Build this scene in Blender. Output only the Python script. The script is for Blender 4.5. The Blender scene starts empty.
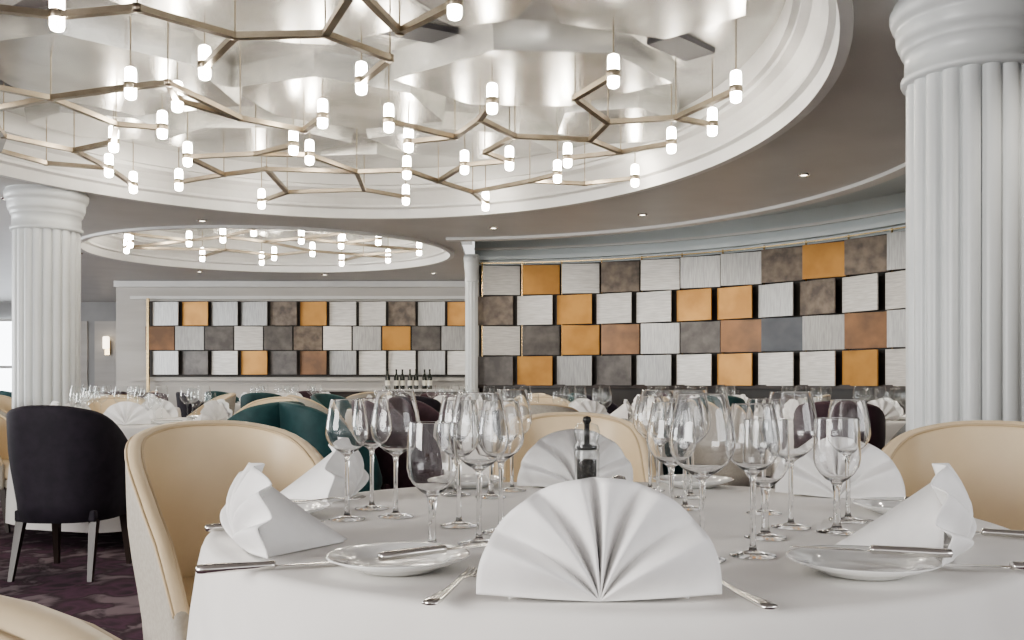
import bpy, bmesh, math, random
from mathutils import Vector, Matrix
random.seed(7)
S = bpy.context.scene
COL = S.collection
pi = math.pi

# ------------------------------------------------------------------ materials
def mat(name, col, rough=0.5, metal=0.0, **k):
    m = bpy.data.materials.new(name); m.use_nodes = True
    nt = m.node_tree; b = nt.nodes['Principled BSDF']
    b.inputs['Base Color'].default_value = (*col, 1)
    b.inputs['Roughness'].default_value = rough
    b.inputs['Metallic'].default_value = metal
    for kk, v in k.items():
        if kk == 'emit':
            b.inputs['Emission Color'].default_value = (*v[0], 1)
            b.inputs['Emission Strength'].default_value = v[1]
        elif kk == 'trans':
            b.inputs['Transmission Weight'].default_value = v
        elif kk == 'ior':
            b.inputs['IOR'].default_value = v
        elif kk == 'sheen':
            b.inputs['Sheen Weight'].default_value = v
        elif kk == 'coat':
            b.inputs['Coat Weight'].default_value = v
    return m

def vary(m, col2, scale=8, detail=4, lo=0.35, hi=0.65, stretch=(1, 1, 1), bump=0.0, bscale=None):
    """mix base colour with a second one by noise, plus optional bump"""
    nt = m.node_tree; N = nt.nodes; L = nt.links; b = N['Principled BSDF']
    tc = N.new('ShaderNodeTexCoord'); mp = N.new('ShaderNodeMapping')
    mp.inputs['Scale'].default_value = stretch
    L.new(tc.outputs['Object'], mp.inputs['Vector'])
    nz = N.new('ShaderNodeTexNoise'); nz.inputs['Scale'].default_value = scale
    nz.inputs['Detail'].default_value = detail
    L.new(mp.outputs[0], nz.inputs['Vector'])
    cr = N.new('ShaderNodeValToRGB')
    cr.color_ramp.elements[0].position = lo; cr.color_ramp.elements[1].position = hi
    cr.color_ramp.elements[0].color = b.inputs['Base Color'].default_value
    cr.color_ramp.elements[1].color = (*col2, 1)
    L.new(nz.outputs['Fac'], cr.inputs['Fac'])
    L.new(cr.outputs['Color'], b.inputs['Base Color'])
    if bump:
        n2 = nz
        if bscale:
            n2 = N.new('ShaderNodeTexNoise'); n2.inputs['Scale'].default_value = bscale
            n2.inputs['Detail'].default_value = 3
            L.new(mp.outputs[0], n2.inputs['Vector'])
        bp = N.new('ShaderNodeBump'); bp.inputs['Strength'].default_value = bump
        bp.inputs['Distance'].default_value = 0.01
        L.new(n2.outputs['Fac'], bp.inputs['Height'])
        L.new(bp.outputs[0], b.inputs['Normal'])
    return m

M = {}
M['linen'] = vary(mat('linen', (0.85, 0.83, 0.80), 0.85, sheen=0.1), (0.80, 0.78, 0.75), 6, 3, bump=0.10, bscale=5)
M['napkin'] = vary(mat('napkin_linen', (0.91, 0.90, 0.89), 0.8, sheen=0.1), (0.87, 0.86, 0.85), 30, 3, bump=0.05, bscale=220)
M['glass'] = mat('clear_glass', (1, 1, 1), 0.0, trans=1.0, ior=1.45)
def thin_glass():
    m = bpy.data.materials.new('thin_glass'); m.use_nodes = True
    nt = m.node_tree; N = nt.nodes; L = nt.links; N.clear()
    out = N.new('ShaderNodeOutputMaterial'); mx = N.new('ShaderNodeMixShader')
    t = N.new('ShaderNodeBsdfTransparent'); t.inputs[0].default_value = (.98, .99, .99, 1)
    g = N.new('ShaderNodeBsdfGlossy'); g.inputs['Roughness'].default_value = .12
    lw = N.new('ShaderNodeLayerWeight'); lw.inputs['Blend'].default_value = .5
    pw = N.new('ShaderNodeMath'); pw.operation = 'POWER'; pw.inputs[1].default_value = 2.6
    ma = N.new('ShaderNodeMath'); ma.operation = 'MULTIPLY_ADD'; ma.inputs[1].default_value = .75; ma.inputs[2].default_value = .05
    L.new(lw.outputs['Facing'], pw.inputs[0]); L.new(pw.outputs[0], ma.inputs[0])
    L.new(ma.outputs[0], mx.inputs[0]); L.new(t.outputs[0], mx.inputs[1]); L.new(g.outputs[0], mx.inputs[2])
    L.new(mx.outputs[0], out.inputs[0]); return m
M['thinglass'] = thin_glass()
M['porcelain'] = mat('porcelain', (0.83, 0.83, 0.81), 0.12, coat=0.5)
M['steel'] = mat('silver_cutlery', (0.72, 0.70, 0.67), 0.18, 1.0)
M['cream'] = vary(mat('cream_leather', (0.74, 0.61, 0.42), 0.42), (0.69, 0.56, 0.38), 5, 3, bump=0.05, bscale=120)
M['taupe'] = vary(mat('taupe_weave', (0.42, 0.385, 0.33), 0.8), (0.48, 0.45, 0.39), 90, 2, bump=0.1)
M['piping'] = mat('piping', (0.55, 0.43, 0.28), 0.5)
M['plum'] = vary(mat('plum_velvet', (0.010, 0.007, 0.014), 0.75, sheen=0.04), (0.018, 0.012, 0.022), 20)
M['wine'] = vary(mat('wine_velvet', (0.035, 0.012, 0.02), 0.7, sheen=0.1), (0.05, 0.02, 0.03), 20)
M['teal'] = vary(mat('teal_velvet', (0.010, 0.052, 0.056), 0.6, sheen=0.1), (0.016, 0.068, 0.070), 20)
M['greyfab'] = vary(mat('grey_fabric', (0.22, 0.23, 0.24), 0.7), (0.28, 0.28, 0.28), 20)
M['darkwood'] = vary(mat('dark_wood', (0.02, 0.013, 0.01), 0.4), (0.035, 0.02, 0.015), 4, stretch=(1, 1, .2))
M['bronze'] = vary(mat('champagne_bronze', (0.40, 0.345, 0.27), 0.33, 1.0), (0.32, 0.275, 0.21), 10)
M['brass'] = mat('brass', (0.72, 0.55, 0.32), 0.25, 1.0)
M['bulb'] = mat('frosted_bulb', (1, 0.95, 0.85), 0.4, emit=((1.0, 0.92, 0.80), 46))
M['spot'] = mat('spot_lens', (1, 1, 1), 0.4, emit=((1.0, 0.9, 0.75), 9))
M['sconceglow'] = mat('sconce_glow', (1, 1, 1), 0.4, emit=((1.0, 0.85, 0.65), 3.5))
M['windowglow'] = mat('daylit_window_pane', (1, 1, 1), 0.3, emit=((0.88, 0.94, 1.0), 5))
M['white'] = vary(mat('white_plaster', (0.73, 0.73, 0.715), 0.5), (0.69, 0.69, 0.675), 3)
M['column'] = vary(mat('column_lacquer', (0.69, 0.715, 0.715), 0.34), (0.65, 0.675, 0.675), 3)
M['soffit'] = vary(mat('soffit_paint', (0.58, 0.57, 0.55), 0.42), (0.54, 0.53, 0.51), 2)
M['silver'] = vary(mat('silver_leaf', (0.79, 0.79, 0.77), 0.27, 0.75), (0.62, 0.62, 0.60), 3, 6, bump=0.12, bscale=4)
M['grille'] = mat('vent_grille', (0.10, 0.10, 0.11), 0.5)
M['coolwall'] = vary(mat('pale_blue_grey_wall', (0.62, 0.67, 0.68), 0.5), (0.58, 0.63, 0.64), 2)
M['greige'] = vary(mat('greige_wall', (0.54, 0.52, 0.49), 0.5), (0.47, 0.45, 0.42), 2, stretch=(.3, .3, 3))
M['hall'] = vary(mat('hall_wall', (0.38, 0.38, 0.38), 0.5), (0.33, 0.33, 0.33), 2)
M['darkpanel'] = vary(mat('dark_backing', (0.030, 0.025, 0.022), 0.4), (0.04, 0.035, 0.03), 3)
M['t_white'] = vary(mat('tile_pearl', (0.68, 0.665, 0.635), 0.4, 0.15), (0.53, 0.515, 0.49), 6, 5, stretch=(1, 1, 14), bump=0.05)
M['t_silver'] = vary(mat('tile_silver', (0.43, 0.43, 0.42), 0.36, 0.3), (0.31, 0.31, 0.305), 6, 5, stretch=(14, 14, 1), bump=0.05)
M['t_orange'] = vary(mat('tile_copper', (0.50, 0.265, 0.075), 0.4, 0.35), (0.38, 0.19, 0.05), 3, 3)
M['t_brown'] = vary(mat('tile_bronze_leather', (0.22, 0.175, 0.135), 0.45, 0.1), (0.10, 0.08, 0.065), 9, 6, bump=0.1)
M['t_grey'] = vary(mat('tile_pewter', (0.15, 0.137, 0.128), 0.42, 0.2), (0.09, 0.082, 0.078), 7, 5)
M['t_blue'] = vary(mat('tile_gunmetal', (0.12, 0.13, 0.145), 0.32, 0.4), (0.075, 0.08, 0.092), 3, 3)
M['t_rust'] = vary(mat('tile_rust', (0.25, 0.135, 0.07), 0.38, 0.4), (0.15, 0.09, 0.055), 4, 4)
M['bottle'] = mat('bottle_glass', (0.01, 0.014, 0.01), 0.08, coat=0.5)
M['label'] = mat('bottle_label', (0.7, 0.68, 0.6), 0.6)
M['pepper'] = vary(mat('peppercorns', (0.006, 0.005, 0.005), 0.6), (0.06, 0.05, 0.04), 160, 2, .45, .7, bump=0.4)
M['blackcap'] = mat('black_cap', (0.02, 0.02, 0.02), 0.3)

# carpet
def carpet():
    m = mat('patterned_carpet', (0.06, 0.035, 0.05), 0.95)
    nt = m.node_tree; N = nt.nodes; L = nt.links; b = N['Principled BSDF']
    tc = N.new('ShaderNodeTexCoord')
    n1 = N.new('ShaderNodeTexNoise'); n1.inputs['Scale'].default_value = 2.2
    n1.inputs['Detail'].default_value = 5; n1.inputs['Distortion'].default_value = 2.5
    v = N.new('ShaderNodeTexVoronoi'); v.inputs['Scale'].default_value = 6
    L.new(tc.outputs['Object'], n1.inputs['Vector'])
    mx = N.new('ShaderNodeMixRGB'); mx.inputs['Fac'].default_value = 0.25
    L.new(tc.outputs['Object'], mx.inputs[1]); L.new(n1.outputs['Color'], mx.inputs[2])
    L.new(mx.outputs[0], v.inputs['Vector'])
    cr = N.new('ShaderNodeValToRGB'); e = cr.color_ramp.elements
    e[0].position = 0.30; e[0].color = (0.030, 0.016, 0.026, 1)
    e[1].position = 0.68; e[1].color = (0.20, 0.15, 0.17, 1)
    a = e.new(0.45); a.color = (0.09, 0.034, 0.066, 1)
    a = e.new(0.56); a.color = (0.04, 0.02, 0.03, 1)
    ad = N.new('ShaderNodeMath'); ad.operation = 'ADD'
    mu = N.new('ShaderNodeMath'); mu.operation = 'MULTIPLY'; mu.inputs[1].default_value = 0.5
    L.new(v.outputs['Distance'], mu.inputs[0])
    L.new(mu.outputs[0], ad.inputs[0])
    m2 = N.new('ShaderNodeMath'); m2.operation = 'MULTIPLY'; m2.inputs[1].default_value = 0.6
    L.new(n1.outputs['Fac'], m2.inputs[0]); L.new(m2.outputs[0], ad.inputs[1])
    L.new(ad.outputs[0], cr.inputs['Fac']); L.new(cr.outputs['Color'], b.inputs['Base Color'])
    return m
M['carpet'] = carpet()

# ------------------------------------------------------------------ mesh helpers
class MB:
    """mesh builder that joins parts"""
    def __init__(s): s.v = []; s.f = []; s.m = []; s.mats = []; s.sm = []
    def mi(s, mn):
        if mn not in s.mats: s.mats.append(mn)
        return s.mats.index(mn)
    def add(s, vs, fs, mn, smooth=True, T=None):
        o = len(s.v); k = s.mi(mn)
        for p in vs:
            p = Vector(p)
            if T is not None: p = T @ p
            s.v.append(p)
        for f in fs:
            s.f.append([i + o for i in f]); s.m.append(k); s.sm.append(smooth)
    def box(s, c, d, mn, T=None, rz=0, bev=0):
        if bev:
            bm = bmesh.new(); bmesh.ops.create_cube(bm, size=1)
            for v in bm.verts: v.co = Vector((v.co.x * d[0], v.co.y * d[1], v.co.z * d[2]))
            bmesh.ops.bevel(bm, geom=bm.edges[:], offset=bev, segments=3, profile=0.5, affect='EDGES')
            R = Matrix.Translation(c) @ Matrix.Rotation(rz, 4, 'Z')
            bm.verts.index_update()
            vs = [R @ v.co for v in bm.verts]; fs = [[v.index for v in f.verts] for f in bm.faces]
            bm.free(); s.add(vs, fs, mn, bev > .015, T); return
        x, y, z = d[0] / 2, d[1] / 2, d[2] / 2
        R = Matrix.Translation(c) @ Matrix.Rotation(rz, 4, 'Z')
        vs = [R @ Vector(p) for p in [(-x, -y, -z), (x, -y, -z), (x, y, -z), (-x, y, -z), (-x, -y, z), (x, -y, z), (x, y, z), (-x, y, z)]]
        s.add(vs, [(0, 3, 2, 1), (4, 5, 6, 7), (0, 1, 5, 4), (1, 2, 6, 5), (2, 3, 7, 6), (3, 0, 4, 7)], mn, False, T)
    def lathe(s, prof, mn, seg=24, T=None, smooth=True, c=(0, 0), a=1, b=1, caps=False):
        vs = []; fs = []; n = len(prof)
        for i in range(seg):
            t = 2 * pi * i / seg
            for r, z in prof: vs.append((c[0] + a * r * math.cos(t), c[1] + b * r * math.sin(t), z))
        for i in range(seg):
            j = (i + 1) % seg
            for k in range(n - 1): fs.append((i * n + k, j * n + k, j * n + k + 1, i * n + k + 1))
        s.add(vs, fs, mn, smooth, T)
    def tube(s, p, q, w, h, mn, T=None):
        """rectangular bar p->q, width w (horizontal), height h"""
        p = Vector(p); q = Vector(q); d = (q - p); L = d.length
        if L < 1e-6: return
        d.normalize(); up = Vector((0, 0, 1))
        if abs(d.z) > .95: up = Vector((0, 1, 0))
        sx = d.cross(up).normalized(); uz = sx.cross(d)
        vs = []
        for o in (p, q):
            for a, b in ((-1, -1), (1, -1), (1, 1), (-1, 1)): vs.append(o + sx * a * w / 2 + uz * b * h / 2)
        s.add(vs, [(0, 3, 2, 1), (4, 5, 6, 7), (0, 1, 5, 4), (1, 2, 6, 5), (2, 3, 7, 6), (3, 0, 4, 7)], mn, False, T)
    def mesh(s, name):
        me = bpy.data.meshes.new(name)
        me.from_pydata([tuple(v) for v in s.v], [], s.f)
        for mn in s.mats: me.materials.append(M[mn])
        me.polygons.foreach_set('material_index', s.m)
        me.polygons.foreach_set('use_smooth', s.sm)
        bm = bmesh.new(); bm.from_mesh(me)
        bmesh.ops.recalc_face_normals(bm, faces=bm.faces)
        bm.to_mesh(me); bm.free()
        me.update(); return me
    def obj(s, name, loc=(0, 0, 0), rz=0, parent=None):
        return inst(s.mesh(name), name, loc, rz, parent)

def inst(me, name, loc=(0, 0, 0), rz=0, parent=None):
    o = bpy.data.objects.new(name, me); COL.objects.link(o)
    o.location = loc; o.rotation_euler = (0, 0, rz)
    if parent: o.parent = parent
    return o

def smooth01(t):
    t = max(0, min(1, t)); return t * t * (3 - 2 * t)

# ------------------------------------------------------------------ room layout
CZ = 1.02
WC = (-0.9, 7.0)          # centre of the curved tiled wall
WR = 5.70
ZC = 2.70                 # soffit level
ME = (-1.32, 5.80, 3.08, 3.68)   # main oval recess cx, cy, a, b
FE = (-3.08, 12.1, 2.28, 2.0)     # far recess

b = MB(); b.box((-2, 9, -0.05), (24, 28, 0.1), 'carpet'); b.obj('floor')

def fill2d(name, outline, holes, z, mn, extrude=0.0):
    cu = bpy.data.curves.new(name, 'CURVE'); cu.dimensions = '2D'; cu.fill_mode = 'BOTH'
    cu.extrude = extrude
    for pts in [outline] + holes:
        sp = cu.splines.new('POLY'); sp.points.add(len(pts) - 1)
        for i, p in enumerate(pts): sp.points[i].co = (p[0], p[1], 0, 1)
        sp.use_cyclic_u = True
    o = bpy.data.objects.new(name + '_c', cu); COL.objects.link(o)
    dg = bpy.context.evaluated_depsgraph_get()
    me = bpy.data.meshes.new_from_object(o.evaluated_get(dg))
    bpy.data.objects.remove(o)
    me.materials.clear(); me.materials.append(M[mn])
    return inst(me, name, (0, 0, z))

def ell(c, a, b, n=96): return [(c[0] + a * math.cos(2 * pi * i / n), c[1] + b * math.sin(2 * pi * i / n)) for i in range(n)]
RS = 4.0
arc = [(WC[0] + RS * math.cos(math.radians(t)), WC[1] + RS * math.sin(math.radians(t))) for t in range(-42, 88, 2)]
outline = [(-14, -3), (9, -3), (9, 3.9), (2.6, 3.9)] + arc + [(-0.62, 11.2), (-0.62, 22), (-14, 22)]
fill2d('ceiling', outline, [ell(ME[:2], ME[2], ME[3]), ell(FE[:2], FE[2], FE[3])], ZC + 0.02, 'soffit', 0.02)

# outer raised cove above the tiled wall
b = MB()
def arcring(b, r0, z0, r1, z1, a0, a1, mn, n=60, c=WC):
    vs = []; fs = []
    for i in range(n + 1):
        t = math.radians(a0 + (a1 - a0) * i / n)
        for r, z in ((r0, z0), (r1, z1)): vs.append((c[0] + r * math.cos(t), c[1] + r * math.sin(t), z))
    for i in range(n): fs.append((2 * i, 2 * i + 2, 2 * i + 3, 2 * i + 1))
    b.add(vs, fs, mn)
arcring(b, 3.9, 3.0, 6.2, 3.0, -60, 92, 'coolwall')
b.obj('ceiling_cove')
b = MB()
arcring(b, RS - .02, ZC + .02, RS - .02, 3.0, -50, 88, 'coolwall')
arcring(b, RS + .03, ZC - .03, RS + .03, ZC + .06, -42, 88, 'white')
arcring(b, RS + .03, ZC - .03, RS - .10, ZC - .03, -42, 88, 'white')
arcring(b, RS - .10, ZC - .03, RS - .10, ZC, -42, 88, 'white')
b.obj('trim_1')
# curved wall
b = MB()
arcring(b, WR, 0.98, WR, 2.60, -60, 86, 'darkpanel')
arcring(b, WR, 2.60, WR, 3.02, -60, 86, 'coolwall')
arcring(b, WR, 0.0, WR, 0.98, -60, 86, 'darkpanel')
b.obj('wall_right')
b = MB()
for z, t, p, mn in ((2.66, .05, .10, 'coolwall'), (2.80, .03, .05, 'white'), (0.95, .05, .10, 'darkwood')):
    arcring(b, WR - p, z, WR - p, z + t, -60, 86, mn)
    arcring(b, WR - p, z, WR, z, -60, 86, mn)
    arcring(b, WR - p, z + t, WR, z + t, -60, 86, mn)
# hang rail
arcring(b, WR - .12, 2.605, WR - .12, 2.62, -60, 86, 'brass')
b.obj('trim_2')

# tiles on curved wall
rows_r = [
 'W O W B W S S B O B S W W O S W',
 'B W O W W O O S B W W S O W B S',
 'W G O R S G R U S R S O W B S W',
 'G O S G S W O W W O W S B W O S']
code = dict(W='t_white', O='t_orange', B='t_brown', S='t_silver', G='t_grey', U='t_blue', R='t_rust')
TW = 0.535; TH = 0.40
b = MB()
dang = TW / (WR - .07)
AS = math.radians(84.9)
for r, row in enumerate(rows_r):
    z = 2.58 - TH * (r + .5)
    cols = row.split()
    off = 0.0 if r % 2 == 0 else 0.085 / WR
    for i, cch in enumerate(cols):
        th = AS - dang * (i + .5) + off
        rr = WR - .11
        c = (WC[0] + rr * math.cos(th), WC[1] + rr * math.sin(th), z)
        tilt = math.radians(12 if r % 2 == 0 else -8)
        b.box(c, (TW - .045, .02, TH - .014), code[cch], rz=th - pi / 2 + tilt, bev=.004)
for i in range(16):
    th = AS - dang * i
    p = (WC[0] + (WR - .05) * math.cos(th), WC[1] + (WR - .05) * math.sin(th))
    b.tube((p[0], p[1], .99), (p[0], p[1], 2.64), .018, .018, 'brass')
b.obj('decorative_wall_tiles')

# left far wall
WY = 15.5
b = MB(); b.box((-3.45, WY + .1, 1.35), (6.1, .2, 2.7), 'greige')
b.obj('wall_back')
b = MB()
b.box((-3.3, WY - .03, 2.42), (5.9, .06, .05), 'white'); b.box((-3.45, WY - .05, 2.64), (6.1, .1, .10), 'white')
b.box((-3.3, WY - .03, 1.08), (5.9, .06, .05), 'greige')
b.tube((-5.93, WY - .12, .5), (-5.93, WY - .12, 2.40), .04, .04, 'brass')
b.obj('trim_3')
rows_l = ['S O S S B O W W B S O', 'R S G W G B W S O G S', 'S G W O G R S W W S W']
b = MB()
b.box((-3.33, WY - .02, 1.74), (5.25, .03, 1.24), 'darkpanel')
for r, row in enumerate(rows_l):
    z = 2.35 - .40 * (r + .5)
    for i, cch in enumerate(row.split()):
        x = -5.65 + .482 * i + (0 if r % 2 == 0 else -.09)
        tilt = math.radians(-10 if r % 2 == 0 else 7)
        b.box((x, WY - .10, z), (.455, .02, .388), code[cch], rz=tilt, bev=.004)
b.obj('decorative_wall_tiles')
# return walls & hall
b = MB(); b.box((-0.50, 14.1, 1.35), (.12, 3.0, 2.7), 'greige'); b.obj('wall_return')
b = MB(); b.box((-6.42, 17.6, 1.35), (.16, 4.0, 2.7), 'hall'); b.obj('wall_hall_side')
b = MB(); b.box((-10.2, 19.7, 1.35), (7.6, .2, 2.7), 'hall')
for x in (-9.1, -8.35, -7.4):
    b.box((x, 19.58, 1.5), (.6, .04, 1.6), 'greige')
b.obj('wall_hall')
b = MB(); b.box((-10.2, 19.55, 1.35), (1.2, .05, 1.9), 'windowglow')
for x in (-10.8, -10.2, -9.6): b.box((x, 19.5, 1.35), (.06, .06, 2.0), 'white')
for z in (.38, 1.35, 2.32): b.box((-10.2, 19.5, z), (1.26, .06, .06), 'white')
b.obj('window_1')
b = MB()
b.box((-8.35, 19.5, 1.75), (.10, .06, .3), 'brass'); b.box((-8.35, 19.42, 1.85), (.12, .10, .26), 'sconceglow', bev=.03)
b.obj('wall_sconce')

# ------------------------------------------------------------------ recesses
def recess(e, ztop):
    cx, cy, a, bb = e
    prof = [(.06, 2.70), (.06, 2.672), (.0, 2.672), (-.015, 2.76), (-.05, 2.775), (-.05, 2.80), (-.08, 2.86),
            (-.12, 2.91), (-.17, 2.935), (-.17, 2.965), (-.21, 2.965), (-.21, ztop)]
    n = 128; vs = []; fs = []
    for i in range(n):
        t = 2 * pi * i / n
        for d, z in prof:
            vs.append((cx + (a + d) * math.cos(t), cy + (bb + d) * math.sin(t), z))
    m = len(prof)
    for i in range(n):
        j = (i + 1) % n
        for q in range(m - 1): fs.append((i * m + q, j * m + q, j * m + q + 1, i * m + q + 1))
    b = MB(); b.add(vs, fs, 'white', False)
    return b
b = recess(ME, 3.12); b.obj('ceiling_recess_ring')
b = recess(FE, 3.12); b.obj('ceiling_recess_ring')
b = MB(); b.box((-1.5, 5.6, 3.14), (8.4, 8.6, .04), 'silver'); b.obj('ceiling_recess')
b = MB(); b.box((-3.15, 12.2, 3.14), (5.1, 4.3, .04), 'silver'); b.obj('ceiling_recess')

# faceted hexagonal ceiling panels, each slightly pitched
def hexpanel(b, c, s, th, rot, elong=1.0, mn='silver'):
    pts = []
    for k in range(6):
        t = rot + k * pi / 3
        q = Vector((math.cos(t) * s * (elong if k in (0, 3) else 1), math.sin(t) * s))
        pts.append(q)
    R = Matrix.Rotation(rot * .5, 2)
    pts = [R @ p for p in pts]
    z0 = 3.12 - th
    pa = rot * 9.7; px, py = .045 * math.cos(pa), .045 * math.sin(pa)
    vs = [(c[0] + p.x, c[1] + p.y, z0 + p.x * px + p.y * py) for p in pts] + [(c[0] + p.x * 1.03, c[1] + p.y * 1.03, 3.12) for p in pts]
    fs = [tuple(range(6))] + [(k, (k + 1) % 6, 6 + (k + 1) % 6, 6 + k) for k in range(6)]
    b.add(vs, fs, mn, False)
b = MB()
for c, s, th, rot, el in [((-2.9, 4.3), .72, .15, .1, 1.3), ((-1.6, 3.3), .65, .10, .5, 1.2), ((-.2, 3.9), .66, .17, .2, 1.2), ((.70, 4.9), .58, .11, .9, 1.2),
        ((-1.25, 5.0), .68, .11, .15, 1.3), ((-2.6, 6.0), .74, .17, .4, 1.2), ((.15, 6.1), .70, .15, .1, 1.3), ((-1.2, 6.6), .64, .16, .3, 1.2),
        ((-3.2, 7.4), .5, .10, .2, 1.1), ((-2.1, 7.7), .6, .14, .1, 1.3), ((-.4, 7.9), .62, .11, .2, 1.3), ((.8, 7.2), .46, .15, .5, 1.2), ((-3.6, 5.2), .38, .09, .5, 1), ((-1.4, 8.65), .42, .09, .7, 1.2), ((-.2, 5.0), .34, .08, .6, 1)]:
    hexpanel(b, c, s, th, rot, el)
for x, y, r in ((-1.9, 4.25, .3), (1.05, 5.85, .8), (-3.35, 6.6, .2), (-.55, 5.6, .5)):
    b.box((x, y, 3.105), (.42, .22, .03), 'grille', rz=r)
b.obj('ceiling_panels')
b = MB()
for c, s, th, rot, el in [((-3.8, 11.6), .6, .12, .1, 1.2), ((-2.8, 12.7), .6, .14, .3, 1.2), ((-2.0, 11.5), .55, .12, .5, 1.2), ((-3.9, 13.0), .4, .09, .2, 1)]:
    hexpanel(b, c, s, th, rot, el)
b.obj('ceiling_panels')

# ------------------------------------------------------------------ chandeliers
def lamp(b, x, y, z):
    r = .033
    b.lathe([(0, z + .014), (.037, z + .014), (.039, z), (.039, z - .020), (.037, z - .024), (0, z - .024)], 'bronze', 14, c=(x, y))
    b.lathe([(r, z + .014), (r, z + .080), (r * .88, z + .096), (r * .4, z + .104), (0, z + .105)], 'bulb', 12, c=(x, y))
    b.lathe([(r, z - .024), (r, z - .062), (r * .85, z - .076), (r * .4, z - .083), (0, z - .084)], 'bulb', 12, c=(x, y))
def chandelier(name, joints, bars, lamps, zb, rods):
    b = MB()
    for i, j in bars:
        p = joints[i]; q = joints[j]
        b.tube((p[0], p[1], zb), (q[0], q[1], zb), .036, .030, 'bronze')
    for k in joints.values():
        b.lathe([(0, zb + .018), (.022, zb + .018), (.022, zb - .018), (0, zb - .018)], 'bronze', 10, c=k)
    for k in lamps:
        x, y = joints[k]; lamp(b, x, y, zb + .01)
    for k in rods:
        x, y = joints[k]
        b.lathe([(.0045, zb + .01), (.0045, 3.12)], 'bronze', 8, c=(x, y))
    return b.obj(name)
J = dict(A=(-2.13, 4.42), B=(-2.19, 5.42), C=(-1.67, 5.13), D=(-2.01, 5.67), E=(-2.33, 6.29), F=(-2.81, 6.66), G=(-3.19, 7.47), H=(-2.44, 7.10),
    I=(-2.82, 7.99), J=(-2.34, 8.82), K=(-1.21, 6.03), L=(-1.51, 7.04), Mm=(-1.56, 6.74), N=(-.86, 5.39), O=(-.80, 6.13), P=(-.73, 6.66), Q=(-.84, 7.54),
    R=(-.97, 8.63), S=(-.26, 4.28), T=(-.12, 5.71), U=(-.37, 7.36), V=(-.02, 7.23), W=(-.25, 8.92), X=(.42, 7.13), Y=(.37, 7.68), Z=(.56, 5.21),
    a=(1.13, 6.69), b=(1.30, 5.48), c=(1.32, 6.22), d=(1.02, 7.83),
    j1=(.376, 5.63), j2=(.625, 6.15), j3=(.546, 6.60), j4=(.02, 6.50), j5=(-.206, 6.08), j6=(-.394, 6.52), j8=(.80, 6.95), j9=(-.20, 6.95),
    j10=(.15, 7.95), j11=(.62, 8.05), j12=(-.62, 7.95), j13=(-.35, 8.40), j14=(1.05, 6.05),
    k1=(-2.6, 4.25), k2=(-1.72, 4.33), k3=(-1.373, 4.68), k4=(-.92, 4.65), k5=(-.68, 4.1), k6=(-.646, 5.0), k8=(-1.95, 5.35), k9=(-1.745, 6.06), k10=(-1.40, 6.35),
    k11=(-2.75, 5.63), k12=(-3.1, 5.3), k13=(-2.6, 6.2), k14=(-3.2, 6.9), k15=(-3.5, 6.5), k16=(-2.35, 7.7), k17=(-1.95, 7.5), k18=(-2.0, 8.4), k19=(-1.25, 7.6),
    k20=(-1.3, 8.3), k21=(-1.9, 7.0), k22=(-.55, 4.62), m1=(-3.75, 6.9), m2=(-3.6, 7.3), m3=(-3.25, 8.1), m4=(-3.3, 5.9), m5=(-3.7, 5.7))
def sub(ks): return {k: J[k] for k in ks}
def chain(*s):
    out = []
    for q in s:
        q = q.split(); out += [(q[i], q[i + 1]) for i in range(len(q) - 1)]
    return out
def mk(name, chains, lamps, zb, rods=None):
    bars = chain(*chains); ks = set(k for p in bars for k in p) | set(lamps.split())
    chandelier(name, sub(sorted(ks)), bars, lamps.split(), zb, rods.split() if rods else sorted(ks))
mk('branching_chandelier', ['k1 A k2 k3 k4 k5', 'k4 k6 N', 'k3 C', 'k5 k22 S'], 'A C N S', 2.74)
mk('branching_chandelier', ['k12 k11 B k8 D', 'k8 k9 k10 K', 'D k9', 'E k13 k11', 'k13 F k14 G', 'k14 k15 m1 m2 G', 'k15 m4 k11', 'm4 m5', 'G m3'], 'B D E F G K m3 m5', 2.72)
mk('branching_chandelier', ['Z j1 j2 j14 b', 'j14 c', 'j2 j3 j4 j5 T', 'j5 j6 P', 'O j6', 'j3 j8 a', 'j4 j9 V', 'j8 X'], 'Z b c T P O a V X', 2.72)
mk('branching_chandelier', ['H k21 Mm', 'k21 L', 'H k16 I', 'k16 k17 k18 J', 'k17 k19 L', 'k19 Q', 'k19 k20 R', 'k18 k20'], 'H Mm L I J Q R', 2.72)
mk('branching_chandelier', ['U j12 Q', 'j12 j13 W', 'j13 j10 Y', 'j10 j11 d', 'U V'], 'U W Y d', 2.72)
# far chandelier
JF = {}
pts = [(-4.42, 10.85), (-3.9, 11.4), (-3.4, 11.1), (-3.0, 11.5), (-2.5, 11.2), (-2.1, 11.6), (-1.6, 11.3), (-4.9, 12.0), (-3.7, 12.2), (-3.2, 12.7), (-2.6, 12.3), (-2.0, 12.7), (-1.2, 12.2), (-3.5, 13.2), (-2.4, 13.3), (-4.2, 12.8), (-1.7, 12.95), (-2.9, 10.6), (-4.65, 11.5), (-1.95, 10.85)]
for i, p in enumerate(pts): JF['f%d' % i] = p
bars = [('f%d' % i, 'f%d' % j) for i, j in [(0, 1), (1, 2), (2, 3), (3, 4), (4, 5), (5, 6), (1, 7), (7, 8), (8, 9), (9, 10), (10, 11), (11, 12), (3, 10), (9, 13), (11, 14), (8, 15), (12, 5), (11, 16), (2, 17), (18, 7), (18, 0), (4, 19)]]
chandelier('branching_chandelier', JF, bars, ['f%d' % i for i in (0, 2, 4, 6, 7, 9, 10, 12, 13, 14, 15, 5, 1, 16, 17, 18, 19)], 2.74, list(JF))

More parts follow.
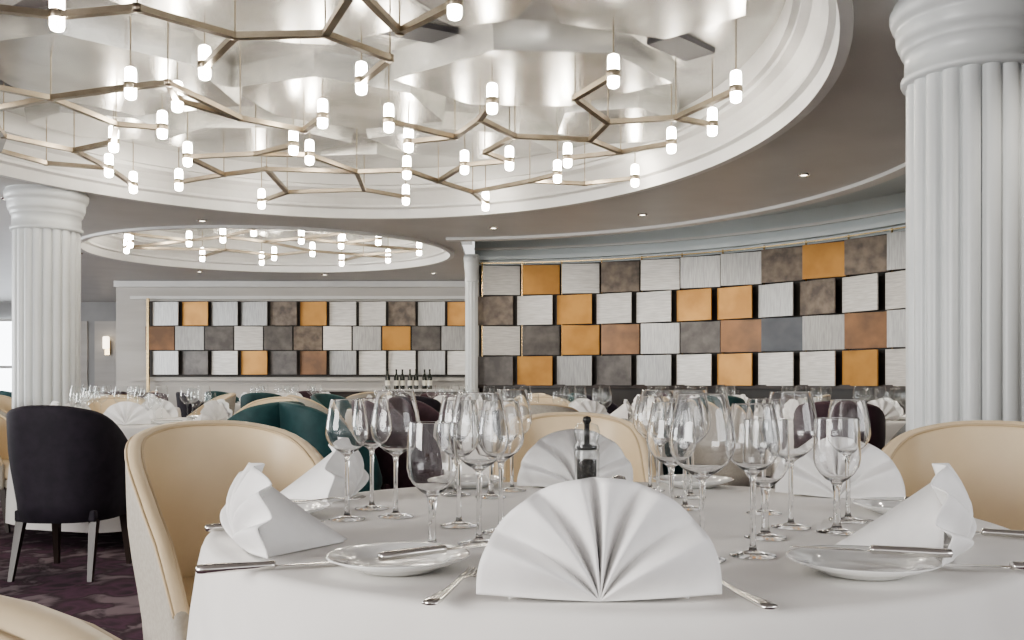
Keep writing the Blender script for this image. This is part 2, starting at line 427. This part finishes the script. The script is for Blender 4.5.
# recessed spots
b = MB()
sp = [(2.5, 5.6), (2.35, 7.6), (1.3, 9.4), (-.2, 10.2), (-3.2, 9.75), (-4.6, 8.6), (-5.2, 10.2), (-5.6, 12.2), (-4.7, 14.2), (-2.9, 14.6), (-1.2, 14.4), (-8, 14), (-7.4, 16), (-9, 17.5), (2.3, 3.4), (-5.2, 6.2)]
for p in sp:
    b.lathe([(0, 2.692), (.028, 2.692)], 'spot', 14, c=p)
    b.lathe([(.028, 2.690), (.048, 2.690), (.052, 2.70)], 'steel', 14, c=p)
b.obj('recessed_spotlights')

# ------------------------------------------------------------------ columns
def column(x, y, R, name='fluted_column', n=20):
    b = MB()
    z0, z1 = .18, 2.36
    seg = n * 12; vs = []; fs = []
    rings = [(z0, 1), (z1, 1)]
    for z, k in rings:
        for i in range(seg):
            t = 2 * pi * i / seg
            ph = (i % 12) / 12
            rr = R * (1 - .13 + .13 * math.sqrt(max(0, 1 - (2 * abs(ph - .5)) ** 2.2)))
            vs.append((rr * math.cos(t), rr * math.sin(t), z))
    for i in range(seg):
        j = (i + 1) % seg; fs.append((i, j, seg + j, seg + i))
    b.add(vs, fs, 'column', True)
    k = R
    b.lathe([(k * .8, 2.34), (k * 1.06, 2.34), (k * 1.08, 2.355), (k * 1.08, 2.37), (k * 1.02, 2.38), (k * 1.02, 2.47), (k * 1.05, 2.475), (k * 1.08, 2.49), (k * 1.08, 2.51),
             (k * 1.12, 2.515), (k * 1.15, 2.54), (k * 1.16, 2.58), (k * 1.16, 2.60), (k * 1.21, 2.605), (k * 1.25, 2.64), (k * 1.25, 2.67), (k * 1.20, 2.675), (k * 1.20, 2.70)], 'column', 64)
    b.lathe([(k * 1.25, 0), (k * 1.25, .10), (k * 1.18, .13), (k * 1.18, .15), (k * 1.05, .17), (k * 1.0, .19), (k * .8, .19)], 'column', 64)
    b.obj(name, (x, y, 0))
column(2.025, 4.15, .272)
column(-4.09, 8.3, .272)
column(-0.53, 12.40, .085, 'slim_pilaster', 10)

# ------------------------------------------------------------------ chairs
def chair_mesh(inner, outer):
    b = MB()
    w = .262; path = []
    for i in range(7): path.append((w, .24 - i * .042, 1, 0))
    for i in range(1, 24):
        t = pi * i / 24
        c, s_ = math.cos(t), math.sin(t)
        x = w * (abs(c) ** .8) * (1 if c > 0 else -1); y = -.012 - .262 * (s_ ** .85)
        path.append((x, y, 0, 0))
    for i in range(7): path.append((-w, -.012 + i * .042, -1, 0))
    P = [Vector((p[0], p[1])) for p in path]; n = len(P)
    nor = []
    for i in range(n):
        d = P[min(i + 1, n - 1)] - P[max(i - 1, 0)]
        nn = Vector((-d.y, d.x)).normalized()
        if nn.dot(P[i] - Vector((0, .05))) < 0: nn = -nn
        nor.append(nn)
    T = .046; zb = .30
    rings = []
    for i in range(n):
        y = P[i].y
        ax = abs(P[i].x) / w
        zt = .908 - .05 * ax ** 2.6 - .25 * smooth01((y + .20) / .46)
        if y > .13: zt -= .14 * ((y - .13) / .11) ** 2
        sec = []
        for k in range(7): sec.append((T / 2, zb + (zt - .025 - zb) * k / 6, 'o'))
        for k in range(1, 6):
            a = pi * k / 6; sec.append((T / 2 * math.cos(a), zt - .025 + .025 * math.sin(a), 'r'))
        for k in range(7): sec.append((-T / 2, zt - .025 - (zt - .025 - zb) * k / 6, 'i'))
        ring = []
        for o, z, _ in sec:
            q = P[i] + nor[i] * o
            h = (z - zb) / .62
            kx = .86 + .14 * smooth01(h * 1.6)
            ring.append((q.x * kx, q.y * (.90 + .10 * h) - .045 * h * smooth01((.2 - y) / .4), z))
        rings.append(ring)
    m = len(rings[0]); vs = [p for r in rings for p in r]
    fo = []; fi = []
    for i in range(n - 1):
        for k in range(m - 1):
            f = (i * m + k, (i + 1) * m + k, (i + 1) * m + k + 1, i * m + k + 1)
            (fo if k < 7 else fi).append(f)
    fo += [(i * m, i * m + m - 1, (i + 1) * m + m - 1, (i + 1) * m) for i in range(n - 1)]
    fo += [tuple(range(m)), tuple((n - 1) * m + k for k in range(m))]
    o = len(b.v)
    b.add(vs, fo, outer); k = b.mi(inner)
    for f in fi: b.f.append([q + o for q in f]); b.m.append(k); b.sm.append(True)
    # piping along both rim seams
    if inner == 'cream':
        for idx in (7, 11):
            pv = []; pf = []; rr = .0045
            for i in range(n):
                c = Vector(rings[i][idx]); nn = Vector((nor[i].x, nor[i].y, 0))
                for a in range(6):
                    an = a * pi / 3
                    pv.append(c + nn * rr * math.cos(an) + Vector((0, 0, rr * math.sin(an))))
            for i in range(n - 1):
                for a in range(6): pf.append((i * 6 + a, i * 6 + (a + 1) % 6, (i + 1) * 6 + (a + 1) % 6, (i + 1) * 6 + a))
            b.add(pv, pf, 'piping')
    b.box((0, .03, .41), (.43, .47, .12), inner, bev=.04)
    b.box((0, .02, .33), (.42, .46, .06), outer, bev=.01)
    for sx in (-1, 1):
        for y0, y1 in ((.20, .24), (-.17, -.25)):
            vs = []
            for (x, y, z, r) in ((sx * .19, y0, .31, .021), (sx * .205, y1, 0, .012)):
                vs += [(x - r, y - r, z), (x + r, y - r, z), (x + r, y + r, z), (x - r, y + r, z)]
            b.add(vs, [(0, 3, 2, 1), (4, 5, 6, 7), (0, 1, 5, 4), (1, 2, 6, 5), (2, 3, 7, 6), (3, 0, 4, 7)], 'darkwood', False)
    return b.mesh('dining_chair')
CH = dict(cream=chair_mesh('cream', 'taupe'), plum=chair_mesh('plum', 'plum'), wine=chair_mesh('wine', 'wine'),
          teal=chair_mesh('teal', 'teal'), grey=chair_mesh('greyfab', 'greyfab'))
def chair(kind, x, y, tx, ty, sc=1.0):
    """chair centred at x,y facing the point tx,ty"""
    a = math.atan2(ty - y, tx - x) - pi / 2
    return inst(CH[kind], 'dining_chair', (x, y, 0), a)

# ------------------------------------------------------------------ tables
def table_mesh(R, fine):
    b = MB()
    seg = 192 if fine else 72
    rs = [0, .2, .4, .6, .8, .93, .975]
    prof = [(r * R, .75, 0) for r in rs] + [(R * .99, .748, .0), (R * .998, .742, .0), (R * 1.003, .73, .05), (R * 1.01, .69, .2), (R * 1.015, .62, .45), (R * 1.02, .52, .7), (R * 1.03, .40, .9), (R * 1.04, .25, 1), (R * 1.045, .10, 1)]
    vs = []; fs = []; n = len(prof)
    ph = [random.random() * 6.28 for _ in range(4)]
    for i in range(seg):
        t = 2 * pi * i / seg
        w = .55 * math.sin(11 * t + ph[0]) + .3 * math.sin(17 * t + ph[1]) + .3 * math.sin(7 * t + ph[2])
        for r, z, k in prof:
            rr = r + .028 * k * w
            vs.append((rr * math.cos(t), rr * math.sin(t), z))
    for i in range(seg):
        j = (i + 1) % seg
        for q in range(n - 1): fs.append((i * n + q, j * n + q, j * n + q + 1, i * n + q + 1))
    b.add(vs, fs, 'linen')
    b.lathe([(0, .735), (R * .96, .735), (R * .96, .70), (0, .70)], 'darkwood', 48)
    b.lathe([(.05, .70), (.05, .10), (.25, .04), (.27, 0), (0, 0)], 'darkwood', 24)
    me = b.mesh('round_dining_table')
    bm = bmesh.new(); bm.from_mesh(me); bmesh.ops.remove_doubles(bm, verts=bm.verts, dist=1e-5); bm.to_mesh(me); bm.free()
    return me

def glass_prof(h, r, bowl, stem=.0042, foot=.036, rim=.8, single=False):
    """wine-glass profile: outer wall, then the inner wall back down"""
    zb = h - bowl; t = .0011
    out = [(0, 0), (foot, 0), (foot, .0015), (foot * .6, .004), (stem * 1.6, .008), (stem, .02), (stem, zb - .02), (stem * 1.4, zb - .006)]
    us = [.05, .11, .22, .33, .44, .55, .66, .78, .90, .97, .995, 1.0]; o2 = []
    for u in us:
        if u < .45: rr = r * math.sin(u / .45 * pi / 2) ** .75
        else: rr = r * (1 - (1 - rim) * ((u - .45) / .55) ** 1.5)
        o2.append((rr, zb - .004 + (bowl + .004) * u ** 1.15))
    if single: return out + o2[:-2]
    i2 = [(max(rr - t, .001), z + (.003 if k == 0 else 0)) for k, (rr, z) in enumerate(o2)]
    rimr, rimz = o2[-1]
    return out + o2 + [(rimr - t / 2, rimz + .0005)] + i2[::-1] + [(0, zb + .002)]
GA = dict(big=(.252, .050, .125, .0042, .036, .74), wine=(.236, .042, .105, .0042, .036, .76), water=(.205, .041, .115, .006, .036, .93))
GP = {k: glass_prof(*v) for k, v in GA.items()}
GPS = {k: glass_prof(*v, single=True) for k, v in GA.items()}
def gl_mesh(k):
    b = MB(); b.lathe(GP[k], 'glass', 48)
    me = b.mesh('wine_glass')
    bm = bmesh.new(); bm.from_mesh(me); bmesh.ops.remove_doubles(bm, verts=bm.verts, dist=1e-5)
    bmesh.ops.recalc_face_normals(bm, faces=bm.faces); bm.to_mesh(me); bm.free()
    return me
GM = {k: gl_mesh(k) for k in GP}

def napkin_geo(b, T, fine=True, seed=0, mn='napkin'):
    """pleated fan napkin facing -Y, standing on z=0, centre base at origin"""
    n = 140 if fine else 30; m = 20 if fine else 4
    a, h = .153, .150
    cuts = [[0, .20, .36, .49, .60, .76, 1], [0, .2, .38, .52, .68, .84, 1], [0, .15, .33, .50, .66, .82, 1]][seed % 3]
    vs = []; fs = []
    for j in range(m + 1):
        q = j / m
        for i in range(n + 1):
            u = i / n
            # fold lines sweep outwards like a shell
            uu = u + .055 * math.sin(2 * pi * u) * (q - .35)
            uu = max(0, min(1, uu))
            k = 0
            while k < len(cuts) - 2 and uu > cuts[k + 1]: k += 1
            fr = (uu - cuts[k]) / (cuts[k + 1] - cuts[k])
            pk = .76 if uu < .5 else .24
            s = fr / pk if fr < pk else (1 - fr) / (1 - pk)
            s = s * s * (3 - 2 * s) * .6 + s * .4
            th = pi * (.01 + .98 * u)
            th += .16 * math.sin(2 * th) * (1 - q)
            bulge = 1 + .008 * (math.sin(pi * fr)) - .004
            x = -a * q * bulge * math.cos(th)
            z = h * q * bulge * math.sin(th) ** .90
            y = -.036 * (math.sin(q * pi * .80) ** .85) * (s - .45) + .16 * z - .016 * math.sin(pi * q)
            vs.append((x, y, max(z, .001)))
    for j in range(m):
        for i in range(n):
            o = j * (n + 1) + i; fs.append((o, o + 1, o + n + 2, o + n + 1))
    b.add(vs, fs, mn, True, T)
    # supporting folded tail behind the fan
    tv = []; tf = []; K = 10
    for i in range(K + 1):
        q = i / K
        for xx, zz in ((-1, 0), (-.45, .55), (0, 1), (.45, .55), (1, 0)):
            wd = .10 * (1 - q) + .012; ht = .125 * (1 - q) ** 1.05 + .003
            tv.append((xx * wd, .012 + .165 * q + (.01 if zz > .9 else 0), max(.001, zz * ht)))
    for i in range(K):
        for k in range(4):
            o = i * 5 + k; tf.append((o, o + 1, o + 6, o + 5))
    b.add(tv, tf, mn, True, T)
NAPS = []
for s in range(3):
    b = MB(); napkin_geo(b, None, True, s)
    NAPS.append(b.mesh('folded_napkin'))

def plate_mesh():
    b = MB()
    b.lathe([(0, .006), (.058, .006), (.066, .009), (.072, .015), (.100, .021), (.103, .022), (.1035, .020), (.075, .009), (.060, .002), (.055, 0), (0, 0)], 'porcelain', 64)
    return b.mesh('side_plate')
PLATE = plate_mesh()

def loft(b, secs, mn):
    """secs: (y, halfwidth, z centre, half thick)"""
    vs = []; fs = []; K = 10
    for y, w, z, t in secs:
        for k in range(K):
            a = 2 * pi * k / K; vs.append((w * math.cos(a), y, z + t * math.sin(a)))
    for i in range(len(secs) - 1):
        for k in range(K):
            l = (k + 1) % K; fs.append((i * K + k, i * K + l, (i + 1) * K + l, (i + 1) * K + k))
    fs.append(tuple(range(K))); fs.append(tuple((len(secs) - 1) * K + k for k in range(K)))
    b.add(vs, fs, mn)
def knife_mesh():
    b = MB()
    loft(b, [(-.105, .003, .007, .003), (-.103, .009, .007, .006), (-.09, .0115, .007, .007), (-.05, .0095, .007, .0065), (-.01, .0085, .007, .006), (.0, .0105, .007, .0065), (.004, .007, .007, .005)], 'steel')
    loft(b, [(.003, .006, .005, .0015), (.02, .009, .005, .0012), (.07, .0105, .005, .001), (.10, .009, .005, .001), (.115, .003, .005, .0008)], 'steel')
    return b.mesh('butter_knife')
def fork_mesh():
    b = MB()
    loft(b, [(-.10, .002, .006, .002), (-.098, .010, .006, .003), (-.08, .0115, .006, .004), (-.02, .0055, .006, .003), (.03, .004, .010, .002), (.045, .008, .010, .0015), (.055, .0115, .008, .0013), (.062, .012, .007, .0013)], 'steel')
    for i in range(4):
        x = -.0095 + i * .0063
        vs = []
        for y, z in ((.060, .007), (.085, .006), (.105, .010)):
            w = .0019 if y < .1 else .001
            vs += [(x - w, y, z - .001), (x + w, y, z - .001), (x + w, y, z + .001), (x - w, y, z + .001)]
        fs = []
        for s_ in range(2):
            for k in range(4): fs.append((s_ * 4 + k, s_ * 4 + (k + 1) % 4, s_ * 4 + 4 + (k + 1) % 4, s_ * 4 + 4 + k))
        fs.append((8, 9, 10, 11)); b.add(vs, fs, 'steel')
    return b.mesh('dinner_fork')
KN = knife_mesh(); FK = fork_mesh()

# ---- foreground table
TX, TY, TR = .185, 1.86, .755
inst(table_mesh(TR, True), 'round_dining_table', (TX, TY, 0))
ZT = .7515
def nap(x, y, deg, k=0, s=1):
    o = inst(NAPS[k], 'folded_napkin', (x, y, ZT), math.radians(deg)); o.scale = (s, s, s)
    so = o.modifiers.new('cloth_thickness', 'SOLIDIFY'); so.thickness = .002; so.offset = 0
    return o
nap(.108, 1.160, 0, 0, 1.0)
nap(-.435, 1.53, -64, 1, .92)
nap(.69, 1.47, 62, 2, .95)
nap(-.38, 2.20, -125 + 180 + 30, 1, .95)
nap(.165, 2.42, 8, 2, 1)
nap(.76, 2.20, 125 + 180 + 30, 0, .95)
def G(k, x, y): return inst(GM[k], 'wine_glass', (x, y, ZT), random.random() * 6)
for k, x, y in [('wine', -.325, 1.86), ('big', -.234, 1.90), ('wine', -.30, 2.02),
                ('water', -.128, 1.515), ('big', -.055, 1.58), ('wine', -.02, 1.70),
                ('big', .00, 2.36), ('wine', .345, 2.36), ('water', -.05, 2.22), ('big', .42, 2.22),
                ('big', .290, 1.44), ('wine', .375, 1.47), ('wine', .27, 1.60),
                ('big', .52, 1.76), ('water', .585, 1.70), ('wine', .52, 1.95), ('wine', .37, 2.02), ('wine', .655, 1.84),
                ('wine', -.10, 1.78), ('big', .34, 2.20), ('wine', -.135, 2.27), ('water', .44, 1.64)]:
    G(k, x, y)
def PL(x, y): inst(PLATE, 'side_plate', (x, y, ZT))
PL(-.164, 1.365); PL(.495, 1.335); PL(-.47, 1.90); PL(.81, 1.94); PL(-.12, 2.45); PL(.47, 2.45)
def K(x, y, d, z=ZT): return inst(KN, 'butter_knife', (x, y, z), math.radians(d))
def Fk(x, y, d, z=ZT): return inst(FK, 'dinner_fork', (x, y, z), math.radians(d))
K(-.10, 1.365, -52, ZT + .022); Fk(-.075, 1.22, -14)
Fk(.28, 1.20, 14)
K(.52, 1.36, 72, ZT + .022); K(.715, 1.345, 80, ZT + .001)
K(-.345, 1.36, -70); Fk(-.40, 1.92, -60, ZT + .022); K(-.46, 1.75, -62, ZT)
K(.81, 1.94, 75, ZT + .022); Fk(.70, 1.76, 62); K(.83, 1.66, 62)
# grinder: clear body, peppercorn fill, black grinding head and steel knob
b = MB()
b.lathe([(0, 0), (.028, 0), (.030, .004), (.030, .016), (.026, .022), (0, .022)], 'blackcap', 28)
b.lathe([(0, .023), (.021, .023), (.021, .100), (0, .100)], 'pepper', 28)
b.lathe([(.026, .022), (.028, .032), (.027, .07), (.028, .112), (.026, .122)], 'thinglass', 32)
b.lathe([(0, .118), (.027, .120), (.029, .128), (.024, .138), (.027, .150), (.029, .162), (.024, .176), (.010, .181), (0, .181)], 'thinglass', 32)
b.lathe([(0, .122), (.022, .122), (.022, .130), (.006, .134), (.006, .180), (.010, .185), (.008, .194), (0, .196)], 'blackcap', 18)
b.obj('pepper_grinder', (.165, 2.08, ZT))
b = MB()
b.lathe([(0, 0), (.02, 0), (.022, .01), (.018, .045), (.0, .045)], 'glass', 24)
b.lathe([(.018, .045), (.019, .05), (.014, .062), (0, .066)], 'steel', 24)
b.obj('salt_shaker', (.235, 2.08, ZT))
# foreground chairs
chair('cream', -.74, 2.60, -.74 + .60, 2.60 - .80)
chair('cream', 1.26, 2.58, 1.26 - .60, 2.58 - .80)
chair('cream', .22, 3.35, .2, 1)
chair('cream', -.395, .217, -.42, -2)

# ---- distant tables
TM = table_mesh(.80, False)
def setting_mesh():
    b = MB(); g = MB()
    for k in range(6):
        a = k * pi / 3 + pi / 6
        R = Matrix.Rotation(a, 4, 'Z')
        T = R @ Matrix.Translation((.60, 0, 0)) @ Matrix.Rotation(pi / 2, 4, 'Z')
        napkin_geo(b, T, False, k)
        b.lathe([(0, .004), (.06, .006), (.10, .02), (.10, .017), (.06, 0), (0, 0)], 'porcelain', 20, T=R @ Matrix.Translation((.52, .24, 0)))
        for kk, x, y in (('big', .42, -.06), ('wine', .38, .05), ('water', .45, .15)):
            g.lathe(GPS[kk], 'thinglass', 16, T=R @ Matrix.Translation((x, y, 0)))
    return b.mesh('place_settings'), g.mesh('glassware')
SM, GS = setting_mesh()
def table(x, y, rot, chairs, dist=1.08):
    inst(TM, 'round_dining_table', (x, y, 0), rot)
    inst(SM, 'place_settings', (x, y, ZT), rot)
    inst(GS, 'stemware_group', (x, y, ZT), rot)
    for deg, kind in chairs:
        a = math.radians(deg)
        chair(kind, x + dist * math.cos(a), y + dist * math.sin(a), x, y)
table(-2.60, 6.65, .2, [(60, 'cream'), (120, 'cream'), (180, 'cream')])
chair('teal', -1.66, 6.02, -2.6, 6.6)
chair('plum', -2.37, 5.10, -2.35, 9)
chair('teal', -3.02, 4.70, -2.4, 6.3)
chair('teal', -1.14, 5.95, .25, 6.9)
table(.25, 6.9, .5, [(90, 'cream'), (150, 'wine'), (205, 'wine'), (20, 'teal'), (265, 'cream')])
table(2.55, 7.3, .1, [(90, 'wine'), (150, 'cream'), (205, 'cream'), (250, 'wine'), (285, 'grey')])
table(-.9, 9.7, .4, [(30, 'cream'), (90, 'wine'), (150, 'teal'), (210, 'cream'), (270, 'plum'), (330, 'cream')])
table(-4.4, 10.1, .4, [(30, 'cream'), (90, 'wine'), (170, 'cream'), (230, 'cream'), (300, 'cream')])
table(-3.0, 12.6, .1, [(30, 'cream'), (90, 'wine'), (150, 'teal'), (210, 'plum'), (270, 'teal'), (330, 'cream')])
table(1.9, 10.0, .7, [(90, 'wine'), (150, 'teal'), (210, 'plum'), (270, 'teal'), (330, 'cream')])
table(-5.4, 6.8, .7, [(30, 'cream'), (90, 'wine'), (-20, 'cream')])
table(-6.6, 13.6, .2, [(30, 'cream'), (150, 'teal'), (270, 'teal'), (330, 'wine')])

# sideboard with bottles
b = MB()
b.box((-1.9, 14.9, .46), (2.2, .5, .86), 'darkwood', bev=.01); b.box((-1.9, 14.88, .905), (2.3, .58, .04), 'greige', bev=.008)
for i in range(4): b.box((-2.72 + i * .55, 14.64, .47), (.5, .02, .74), 'darkpanel')
b.obj('sideboard')
b = MB()
for i in range(7):
    b.lathe([(0, .925), (.037, .925), (.038, .95), (.038, 1.11), (.030, 1.14), (.014, 1.165), (.013, 1.22), (.016, 1.225), (.015, 1.235), (0, 1.236)], 'bottle', 16, c=(-1.95 + i * .11 + .02 * (i % 2), 14.8 + .05 * (i % 3)))
    b.lathe([(.0387, .98), (.0387, 1.06)], 'label', 16, c=(-1.95 + i * .11 + .02 * (i % 2), 14.8 + .05 * (i % 3)))
b.obj('wine_bottles')

# ------------------------------------------------------------------ lights
def area(name, loc, tgt, sx, sy, e, col):
    l = bpy.data.lights.new(name, 'AREA'); l.shape = 'RECTANGLE'; l.size = sx; l.size_y = sy; l.energy = e; l.color = col
    o = bpy.data.objects.new(name, l); COL.objects.link(o); o.location = loc
    o.rotation_euler = (Vector(tgt) - Vector(loc)).to_track_quat('-Z', 'Y').to_euler(); return o
area('added_daylight', (-5.5, -1.5, 1.9), (0, 4, 1.0), 3.5, 2, 420, (1, .98, .95))  # added area light out of view, simulates daylight from behind left; no window modelled
area('added_daylight.001', (5.5, -1.0, 1.9), (0, 5, 1.2), 4, 2, 130, (.98, .99, 1))  # weaker added area light, unseen on the right, general soft daylight
area('added_daylight.002', (-11.5, 9, 1.6), (-4, 11, 1.3), 6, 2, 400, (.97, .99, 1))  # added unseen fill that brightens the deep left of the room
def spot(loc, e, ang=120):
    l = bpy.data.lights.new('downlight', 'SPOT'); l.energy = e; l.spot_size = math.radians(ang); l.spot_blend = .9; l.shadow_soft_size = .05; l.color = (1, .93, .84)
    o = bpy.data.objects.new('downlight', l); COL.objects.link(o); o.location = loc
for p in [(2.5, 5.6), (1.3, 9.4), (-.2, 10.2), (-4.6, 8.6), (-5.6, 12.2), (-2.9, 14.6), (-1.2, 14.4), (-4.7, 14.2), (-7.4, 16), (-9, 17.5), (2.3, 3.4)]:
    spot((p[0], p[1], 2.66), 55)
# wall-wash over the curved tile wall
for t in (75, 55, 35, 15):
    a = math.radians(t)
    spot((WC[0] + 4.3 * math.cos(a), WC[1] + 4.3 * math.sin(a), 2.95), 60, 150)
w = bpy.data.worlds.new('World'); S.world = w; w.use_nodes = True
w.node_tree.nodes['Background'].inputs[0].default_value = (1, .995, .985, 1)
w.node_tree.nodes['Background'].inputs[1].default_value = 1.1
try: S.view_settings.look = 'AgX - Medium High Contrast'
except Exception: pass

# ------------------------------------------------------------------ camera
cam = bpy.data.cameras.new('camera'); co = bpy.data.objects.new('camera', cam); COL.objects.link(co)
co.location = (0, 0, CZ); co.rotation_euler = (pi / 2, 0, 0)
cam.sensor_width = 36; cam.lens = 36 * 944 / 1024; cam.shift_y = 63 / 1024; cam.clip_start = .02
S.camera = co
